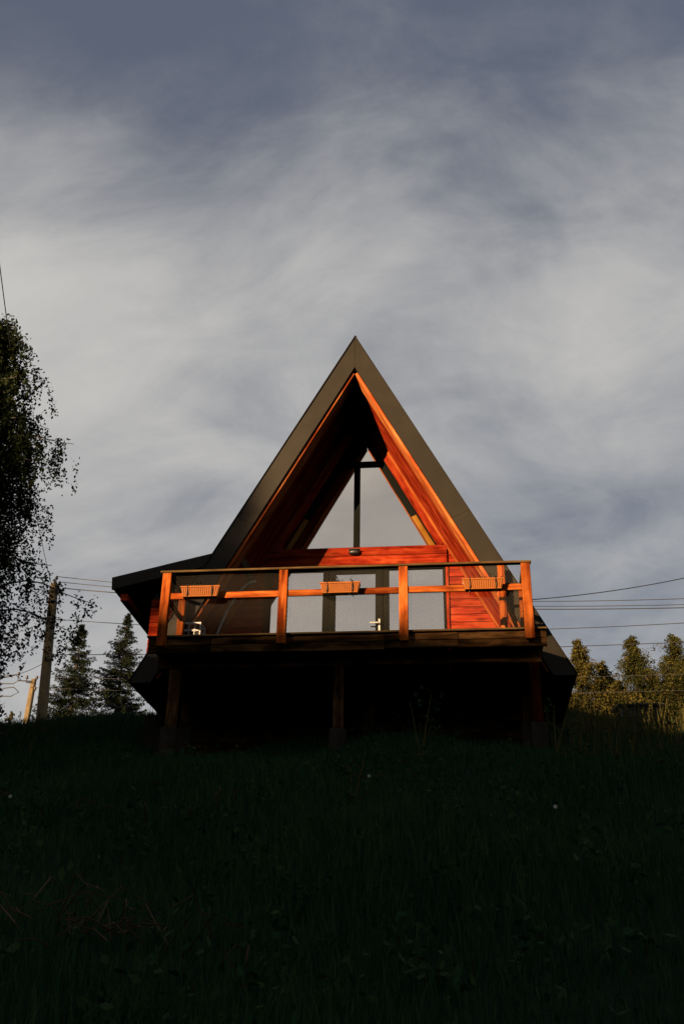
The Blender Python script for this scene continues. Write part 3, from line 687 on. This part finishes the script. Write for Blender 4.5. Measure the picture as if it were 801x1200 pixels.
def birch(loc, H, prof, seed, label, nb=120, dens=1.0):
    """weeping birch: limbs arch out, thin strands hang from them; prof(t) = crown radius at height t of H"""
    rng = np.random.default_rng(seed); x, y, z = loc
    root = empty('birch_tree', loc); tag(root, label, 'tree', 'birch trees left of the cabin')
    w = [tube_data([(x + 0.08 * math.sin(i * 1.3), y + 0.06 * math.cos(i), z - 0.2 + H * i / 9) for i in range(10)], [0.17 * (1 - i / 9.6) + 0.012 for i in range(10)], 8)]
    pts = []
    for k in range(nb):
        t = rng.uniform(0.04, 0.99); az = rng.uniform(0, 2 * math.pi); L = prof(t) * rng.uniform(0.35, 1.0) ** 0.8 * (1.0 + 0.22 * math.sin(3 * az + 23 * t))
        s0 = np.array([x, y, z + H * t - 0.35 * L]); d = np.array([math.cos(az), math.sin(az), 0])
        rise = 0.55 * L * rng.uniform(0.7, 1.2); m = 9
        br = [s0 + d * L * (j / m) + np.array([0, 0, rise * math.sin(min(1, j / m * 1.25) * math.pi * 0.62) - 0.12 * L * (j / m) ** 2]) for j in range(m + 1)]
        w.append(tube_data(br, [0.03 * (1 - j / (m + 1)) * (0.5 + 0.5 * (1 - t)) + 0.004 for j in range(m + 1)], 4))
        for j in range(2, m + 1):
            for q in range(int(rng.integers(3, 6))):
                f = rng.uniform(0, 1); p = br[j - 1] * (1 - f) + br[j] * f + rng.normal(0, 0.10, 3)
                sl = rng.uniform(0.25, 0.95) * (0.5 + 0.6 * j / m); side = rng.normal(0, 0.16, 3); side[2] = 0
                ns = int(sl * 34 * dens)
                u = rng.uniform(0, 1, (ns, 1)); P = p + side * u + np.array([0, 0, -sl]) * u ** 1.1 + rng.normal(0, 0.035, (ns, 3))
                pts.append(P)
    P = np.concatenate(pts); V, Fc = leaf_cloud(P, 0.034, rng, 0.6, 0.62)
    finish_tree(root, w, V, Fc, M_bark, L_birch); return root
def spruce(loc, H, Rb, seed, label, group, dens=1.0, mat=None, name='spruce_tree'):
    rng = np.random.default_rng(seed); x, y, z = loc
    root = empty(name, loc); tag(root, label, 'tree', group)
    w = [tube_data([(x, y, z - 0.3 + (H + 0.2) * i / 8) for i in range(9)], [0.16 * H / 9 * (1 - i / 8.2) + 0.01 for i in range(9)], 7)]
    PP, AA, BB = [], [], []
    h = 0.06 * H
    while h < H - 0.05:
        t = h / H; nbr = int(rng.integers(6, 10))
        for b in range(nbr):
            az = rng.uniform(0, 6.283); L = Rb * (1 - t) ** 0.95 * rng.uniform(0.55, 1.12) + 0.05
            d = np.array([math.cos(az), math.sin(az), 0.0]); sd = np.array([-d[1], d[0], 0])
            m = max(4, int(L * 9)); u = np.linspace(0, 1, m)
            hh = h + rng.uniform(-.12, .12)
            ax_ = np.array([x, y, z + hh]) + d * (u * L)[:, None] + np.array([0, 0, 1]) * ((0.25 * t - 0.34) * L * u + 0.30 * L * u ** 3 * (1 - t * 0.3))[:, None]
            w.append(tube_data([ax_[0], ax_[m // 2], ax_[-1]], [0.02, 0.012, 0.004], 3, False))
            for j in range(1, m):
                wd = 0.30 * L * (1 - u[j]) + 0.045
                nn = int((12 + 26 * wd) * dens)
                sgn = rng.choice([-1, 1], nn)[:, None]; f = rng.uniform(0.05, 1, (nn, 1)) * wd
                P = ax_[j] + sd * sgn * f + d * f * 0.55 + rng.normal(0, 0.03, (nn, 3)) - np.array([0, 0, 1]) * f * rng.uniform(0.1, 0.7, (nn, 1))
                A = (sd * sgn * 0.6 + d * 0.7 + np.array([0, 0, -0.35])) + rng.normal(0, 0.45, (nn, 3)); A /= np.linalg.norm(A, axis=1, keepdims=True)
                C = rnd_unit(nn, rng); B = np.cross(A, C); B /= np.linalg.norm(B, axis=1, keepdims=True) + 1e-9
                s = rng.uniform(0.035, 0.085, (nn, 1)); PP.append(P); AA.append(A * s); BB.append(B * s * 0.26)
        h += rng.uniform(0.24, 0.36) * (1 - 0.5 * t)
    V, Fc = quads(np.concatenate(PP), np.concatenate(AA), np.concatenate(BB))
    finish_tree(root, w, V, Fc, M_bark2, mat or L_spruce); return root
def leafy(loc, H, Rb, seed, label, group, mat, shape=0.8, lsize=0.05, nb=90, name='young_tree', base=0.05):
    """upright leafy tree: ascending limbs with leaf clumps, tapering to a pointed top"""
    rng = np.random.default_rng(seed); x, y, z = loc
    root = empty(name, loc); tag(root, label, 'tree', group)
    w = [tube_data([(x + 0.06 * math.sin(i * 1.1 + seed), y, z - 0.3 + (H + 0.2) * i / 8) for i in range(9)], [0.018 * H * (1 - i / 8.3) + 0.008 for i in range(9)], 7)]
    pts = []
    for k in range(nb):
        t = base + (0.985 - base) * rng.uniform(0, 1) ** 1.15; az = rng.uniform(0, 6.283)
        env = Rb * (1 - t) ** shape * (0.8 + 0.28 * math.sin(az * 2 + seed + t * 9) + 0.18 * math.sin(az * 5 + 17 * t)) + 0.05
        L = env * rng.uniform(0.45, 1.12); d = np.array([math.cos(az), math.sin(az), 0]); up = rng.uniform(0.1, 0.65)
        s0 = np.array([x, y, z + H * t - 0.3 * up * L]); e = s0 + d * L + np.array([0, 0, up * L])
        w.append(tube_data([s0, (s0 + e) / 2 + np.array([0, 0, -.04 * L]), e], [0.02, 0.012, 0.003], 3, False))
        for c in range(int(2 + L * 3.2)):
            f = rng.uniform(0.35, 1.08); ctr = s0 + (e - s0) * f + rng.normal(0, 0.05 + 0.06 * L, 3); sg = min(rng.uniform(.05, .12), 0.035 + 0.10 * env)
            pts.append(ctr + rng.normal(0, 1, (int(rng.integers(16, 46)), 3)) * np.array([sg, sg, sg * .8]))
    for c in range(10):      # the leading shoot
        pts.append(np.array([x, y, z + H * (0.93 + 0.075 * c / 9)]) + rng.normal(0, 1, (12, 3)) * np.array([.05, .05, .05]) * (1.4 - c / 9))
    V, Fc = leaf_cloud(np.concatenate(pts), lsize, rng, 0.2, 0.6)
    finish_tree(root, w, V, Fc, M_bark2, mat); return root

def birch_prof(t):
    ks = [(0, 1.3), (.12, 1.9), (.20, 1.75), (.27, 1.8), (.32, 2.75), (.37, 1.9), (.42, 1.6), (.50, 1.6), (.62, 2.05), (.75, 1.75), (.86, 1.2), (.95, 0.75), (1.0, .25)]
    return float(np.interp(t, [k[0] for k in ks], [k[1] for k in ks]))
bx_, by_ = -7.75, 2.0
birch((bx_, by_, GZ(bx_, by_)), 9.3, birch_prof, 3, 'tall weeping birch with dark hanging foliage at the left edge', 300, 1.5)
# the wood on the sunward crest across the valley, whose long shadows reach the birch, the pole and the eaves
def far_wood():
    rng = np.random.default_rng(77); PP, AA, BB, w = [], [], [], []
    def cone(u, r, H, Rb, n, base=0.05, broad=False):
        x, y = CA * u + SA * r, -SA * u + CA * r; z = GZ(x, y)
        w.append(tube_data([(x, y, z - .5), (x, y, z + H * .5), (x, y, z + H * .96)], [0.16, .11, .02], 6))
        t = rng.uniform(0, 1, n)
        if broad:
            t = base + (1 - base) * rng.uniform(0, 1, n); az = rng.uniform(0, 6.283, n)
            rad = Rb * np.sqrt(rng.uniform(0, 1, n)) * np.minimum(1, (1.02 - t) / 0.35) ** 0.6 * (0.93 + 0.1 * np.sin(az * 3 + t * 9))
            P = np.stack([x + rad * np.cos(az), y + rad * np.sin(az), z + H * t + rng.normal(0, .08, n)], 1)
        else:
            t = base + (1 - base) * (1 - np.sqrt(t)); rad = Rb * (1 - t) ** 0.9 * np.sqrt(rng.uniform(0, 1, n)) * (0.8 + 0.35 * np.abs(np.sin(t * H * 4.5))); az = rng.uniform(0, 6.283, n)
            P = np.stack([x + rad * np.cos(az), y + rad * np.sin(az), z + H * t - 0.25 * rad], 1)
        A = rnd_unit(n, rng); C = rnd_unit(n, rng); B = np.cross(A, C); B /= np.linalg.norm(B, axis=1, keepdims=True) + 1e-9
        sz = rng.uniform(.16, .34, (n, 1)); PP.append(P); AA.append(A * sz); BB.append(B * sz * .5)
    for u in np.arange(-24.0, -6.0, 1.7): cone(u + rng.uniform(-.3, .3), -62 + rng.uniform(-2.5, 2.5), rng.uniform(6.0, 8.5) + (2.6 if u < -18 else 0), 2.4, 2600)
    cone(-3.90, -62, 7.2, 2.0, 5200, 0.20, True)
    V, Fc = quads(np.concatenate(PP), np.concatenate(AA), np.concatenate(BB)); wv, wf = join(w)
    me = mesh('far_wood', np.concatenate([V, np.array([tuple(v) for v in wv])]), [tuple(f) for f in Fc.tolist()] + [tuple(i + len(V) for i in f) for f in wf], L_spruce)
    tag(obj('far_wood', me), 'dark wood on the far side of the valley towards the sun', kind='stuff')
far_wood()

LG = 'spruces left of the cabin'
def gtree(px, py, Y):
    p = at(px, py, Y); return p, GZ(p.x, p.y)
for px, py, Y, Rb, sd, lb in ((97, 731, 31, 3.7, 5, 'dark pointed spruce right of the tall utility pole'),
                              (150, 720, 33, 3.7, 6, 'dark spruce half hidden behind the cabin lean-to')):
    p, g = gtree(px, py, Y); spruce((p.x, p.y, g), p.z - g, Rb, sd, lb, LG, 1.2)
p, g = gtree(14, 835, 36); leafy((p.x, p.y, g), p.z - g, 1.5, 9, 'low distant tree behind the short pole at the left edge', 'trees on the crest', L_wood1, nb=60)
RG = 'young trees right of the cabin'
for px, py, Y, Rb, sd, mt, lb, kind in (
        (676, 752, 25, 1.15, 21, L_wood1, 'slim sunlit young tree right against the cabin roof foot', 'l'),
        (704, 778, 27, 1.2, 22, L_wood1, 'lower rounded sunlit tree between the first two pointed trees', 'l'),
        (739, 746, 25, 1.35, 23, L_wood2, 'tall pointed tree right of the cabin, above the dark shed', 's'),
        (763, 790, 28, 1.2, 24, L_wood1, 'lower leafy tree right of the tall pointed one', 'l'),
        (787, 745, 25, 1.35, 25, L_wood2, 'tall pointed tree at the right edge', 's'),
        (815, 752, 26, 1.3, 26, L_wood1, 'leafy tree cut off by the right edge', 'l'),
        (655, 795, 27, 1.2, 27, L_wood1, 'low leafy tree partly hidden by the cabin roof', 'l'),
        (722, 800, 23, 1.1, 28, L_wood1, 'small bushy tree directly behind the dark shed', 'l')):
    p, g = gtree(px, py, Y)
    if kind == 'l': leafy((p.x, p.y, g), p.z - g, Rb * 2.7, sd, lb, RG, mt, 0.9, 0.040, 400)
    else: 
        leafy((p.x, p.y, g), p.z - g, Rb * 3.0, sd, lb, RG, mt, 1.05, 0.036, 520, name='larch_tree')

# ------------------------------------------------------------------ dark shed at right
def shed():
    c = at(752, 840, 16.0); c2 = at(730, 850, 16.0); c3 = at(775, 850, 16.0)
    x0, x1 = c2.x, c3.x; g = GZ(c.x, 16); zt = at(752, 826, 16.0).z
    root = empty('garden_shed', (c.x, 16.6, g)); tag(root, 'small dark shed standing in tall grass before the right trees', 'shed')
    n = 8; w = (x1 - x0) / n
    for i in range(n): box('wall_board', x0 + i * w + .004, x0 + (i + 1) * w - .004, 16.0, 16.03, g - .2, zt, M_shed, root, 0.004)
    prism('side_wall', [(x0 + .01, g - .2), (x1 - .01, g - .2), (x1 - .01, zt), (x0 + .01, zt)], 16.035, 17.3, M_shed, root)
    board('roof', (x0 - .12, 16.65, zt + .12), (x1 + .12, 16.65, zt + .12), 1.6, 0.05, (0, -.14, 1), M_shed, root)
shed()

# ------------------------------------------------------------------ grass and weeds
def blades(P, h, w, rng, mat, name, label, bend=0.45):
    n = len(P); az = rng.uniform(0, 6.283, n); d = np.stack([np.cos(az), np.sin(az), np.zeros(n)], 1)
    az2 = az + math.pi / 2 + rng.normal(0, 0.5, n); s = np.stack([np.cos(az2), np.sin(az2), np.zeros(n)], 1) * w[:, None]
    b = (rng.uniform(0.1, 1.0, n) * bend * h)[:, None]; up = np.array([0, 0, 1.0]) * h[:, None]
    m1 = P + d * b * 0.16 + up * 0.42; m2 = P + d * b * 0.5 + up * 0.76; t = P + d * b + up * (0.97 - 0.1 * (b / h[:, None]))
    V = np.stack([P - s, P + s, m1 + s * .85, m1 - s * .85, m2 + s * .55, m2 - s * .55, t + s * .08, t - s * .08], 1).reshape(-1, 3)
    o = (np.arange(n) * 8)[:, None]
    Fc = np.concatenate([o + np.array([0, 1, 2, 3]), o + np.array([3, 2, 4, 5]), o + np.array([5, 4, 6, 7])])
    ob = obj(name, mesh(name, V, Fc, mat)); tag(ob, label, kind='stuff'); return ob
def scatter(n, dmin, dmax, rng, spread=0.40, power=1.0):
    d = dmin + (dmax - dmin) * rng.uniform(0, 1, n) ** power; a = rng.uniform(-spread, spread, n)
    dirx, diry = c_f.x / math.hypot(c_f.x, c_f.y), c_f.y / math.hypot(c_f.x, c_f.y)
    x = CAM.x + d * dirx + a * d * diry; y = CAM.y + d * diry - a * d * dirx
    keep = ~((y > 2.3) & (np.abs(x) < 3.05) & (y < 9.3)); return x[keep], y[keep], d[keep]
def lumps(x, y):
    return 0.55 + 0.45 * np.sin(1.1 * x + 0.7 * np.sin(0.9 * y)) * np.sin(0.8 * y + 1.3 * np.sin(0.6 * x + 2))
rng = np.random.default_rng(42)
x, y, d = scatter(190000, 3.4, 27, rng, 0.42, 0.75)
h = (0.10 + 0.24 * lumps(x, y)) * rng.uniform(0.5, 1.35, len(x)); h *= np.where((y > -0.5) & (np.abs(x) < 3.2), 0.55, 1.0)
wdt = (0.0022 + 0.00022 * d) * rng.uniform(0.7, 1.5, len(x))
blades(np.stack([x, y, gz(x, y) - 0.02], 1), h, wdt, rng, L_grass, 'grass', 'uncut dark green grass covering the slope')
# tall seeding grass on the right shoulder and along the crest
x, y, d = scatter(26000, 12, 30, rng, 0.42, 0.8)
k = (x > 3.2 + 0.5 * np.sin(y)) | (x < -4.2); k &= rng.uniform(0, 1, len(x)) < np.where(x > 0, 0.55, 0.10)
x, y, d = x[k], y[k], d[k]; h = rng.uniform(0.30, 0.72, len(x)) * np.where(x > 0, 1, 0.7)
blades(np.stack([x, y, gz(x, y) - 0.02], 1), h, 0.0028 + 0.00018 * d, rng, L_stalk, 'tall_grass', 'tall seeding grass catching light at right', 0.35)
# seed heads of the tallest
k = rng.uniform(0, 1, len(x)) < 0.16; xs_, ys_, hs_ = x[k], y[k], h[k] * 1.15
P0 = np.stack([xs_, ys_, gz(xs_, ys_)], 1); lean_v = rng.normal(0, 0.12, (len(xs_), 3)); lean_v[:, 2] = 0
pts = []
for i in range(len(xs_)):
    u_ = rng.uniform(0.72, 1.0, (14, 1)); pts.append(P0[i] + lean_v[i] * u_ + np.array([0, 0, hs_[i]]) * u_ + rng.normal(0, 0.012, (14, 3)))
V, Fc = leaf_cloud(np.concatenate(pts), 0.022, rng, -0.6, 0.4)
V2 = np.stack([P0 + np.array([-.004, 0, 0]), P0 + np.array([.004, 0, 0]), P0 + lean_v + np.array([.003, 0, 0]) + np.array([0, 0, 1]) * hs_[:, None], P0 + lean_v + np.array([-.003, 0, 0]) + np.array([0, 0, 1]) * hs_[:, None]], 1).reshape(-1, 3)
F2 = np.arange(len(V2)).reshape(-1, 4)
ob = obj('seed_heads', mesh('seed_heads', np.concatenate([V, V2]), np.concatenate([Fc, F2 + len(V)]), L_stalk)); tag(ob, 'pale grass seed heads standing above the right shoulder', kind='stuff')
# broad-leaved weeds low in the grass
x, y, d = scatter(900, 4, 20, rng, 0.42, 0.9)
pts = []
for i in range(len(x)):
    if rng.uniform() > lumps(x[i], y[i]) + 0.15: continue
    n = int(rng.integers(10, 26)); hh = rng.uniform(0.12, 0.42)
    pts.append(np.array([x[i], y[i], gz(x[i], y[i])]) + np.stack([rng.normal(0, .07, n), rng.normal(0, .07, n), rng.uniform(.05, hh, n)], 1))
V, Fc = leaf_cloud(np.concatenate(pts), 0.034, rng, -0.1, 0.5)
ob = obj('weeds', mesh('weeds', V, Fc, L_weed)); tag(ob, 'low broad-leaved weeds scattered through the shaded grass', kind='stuff')
# dry brush lying on the slope
tw = []
rr = random.Random(3)
for cx_, cy_, n, sp in ((-0.35, -8.7, 75, 0.45), (-1.15, -4.9, 55, 0.5), (0.9, -2.6, 45, 0.9), (-2.7, -4.6, 25, 0.4)):
    for i in range(n):
        bx0, by0 = rr.gauss(cx_, sp), rr.gauss(cy_, sp * .4); a = rr.uniform(0, 6.28); L = rr.uniform(.08, .42); e = rr.uniform(0, .6)
        z0 = GZ(bx0, by0) + rr.uniform(.05, .22)
        tw.append(tube_data([(bx0, by0, z0), (bx0 + L * .5 * math.cos(a), by0 + L * .5 * math.sin(a), z0 + L * e), (bx0 + L * math.cos(a), by0 + L * math.sin(a), z0 + L * e * .6)], [0.005, 0.004, 0.002], 4, False))
ob = obj('dry_brush', mesh('dry_brush', *join(tw), L_dry)); tag(ob, 'brown dry twigs and cut stems lying on the shaded slope', kind='stuff')
# spindly plant under the balcony
def weed_plant(x0, y0, specs, label):
    g = GZ(x0, y0); root = empty('spindly_plant', (x0, y0, g)); tag(root, label, 'plant', 'spindly plants before the stilts')
    st, pts = [], []
    for dx, hh, bend in specs:
        ps = [(x0 + dx * t + bend * t * t, y0 + .05 * t, g - .02 + hh * t) for t in (0, .25, .5, .75, 1)]
        st.append(tube_data(ps, [0.012, .011, .009, .007, .004], 5))
        for t in (.55, .7, .82, .93, 1.0):
            b = np.array([x0 + dx * t + bend * t * t, y0, g + hh * t]); sg = rr.choice((-1, 1))
            tip = b + np.array([sg * rr.uniform(.05, .16), -.04, rr.uniform(.0, .06)]); st.append(tube_data([b, tip], [.004, .002], 3, False))
            pts.append(tip + RNG.normal(0, .022, (5, 3)))
    obj('stem', mesh('stem', *join(st), L_stalk), root); V, Fc = leaf_cloud(np.concatenate(pts), 0.035, RNG, .1, .45)
    obj('leaves', mesh('leaves', V, Fc, L_weed), root)
weed_plant(1.16, -1.0, ((-0.12, 0.86, -.02), (0.10, 0.95, .05), (0.03, .55, .12)), 'tall spindly plant with few leaves before the dark undercroft')
weed_plant(0.62, -4.4, ((-0.06, 0.5, .02), (0.08, 0.62, .04), (0.2, .4, .1)), 'short leafy plant in the shaded grass below the middle of the balcony')
weed_plant(2.95, -0.3, ((0.0, 0.75, .03), (0.12, .6, .06)), 'thin stalky plant below the right balcony corner')

# one pale flower in the grass
def flower(x, y, h, label):
    g = GZ(x, y); root = empty('meadow_flower', (x, y, g)); tag(root, label, 'flower', 'pale flowers in the grass')
    tube('stem', [(x, y, g - .02), (x + .01, y, g + h * .6), (x + .015, y - .01, g + h)], 0.003, L_weed, root, 5)
    for k in range(9):
        a = k * 0.698; c = Vector((x + .015, y - .01, g + h)); dv = Vector((math.cos(a), -.35 + .25 * math.sin(a), math.sin(a))) * .018; w = Vector((-math.sin(a), 0, math.cos(a))) * .006
        obj('petal', mesh('petal', [c + dv * .2, c + dv * .65 + w, c + dv, c + dv * .65 - w], [(0, 1, 2, 3)], M_white), root)
for fx, fy, fh, lb in ((2.4, -5.5, .30, 'small white flower in the shaded grass low at right'), (-2.67, -4.7, .26, 'small white flower in the shaded grass at the far left'), (0.75, -4.3, .34, 'white flower beside the leafy plant below the balcony')):
    flower(fx, fy, fh, lb)
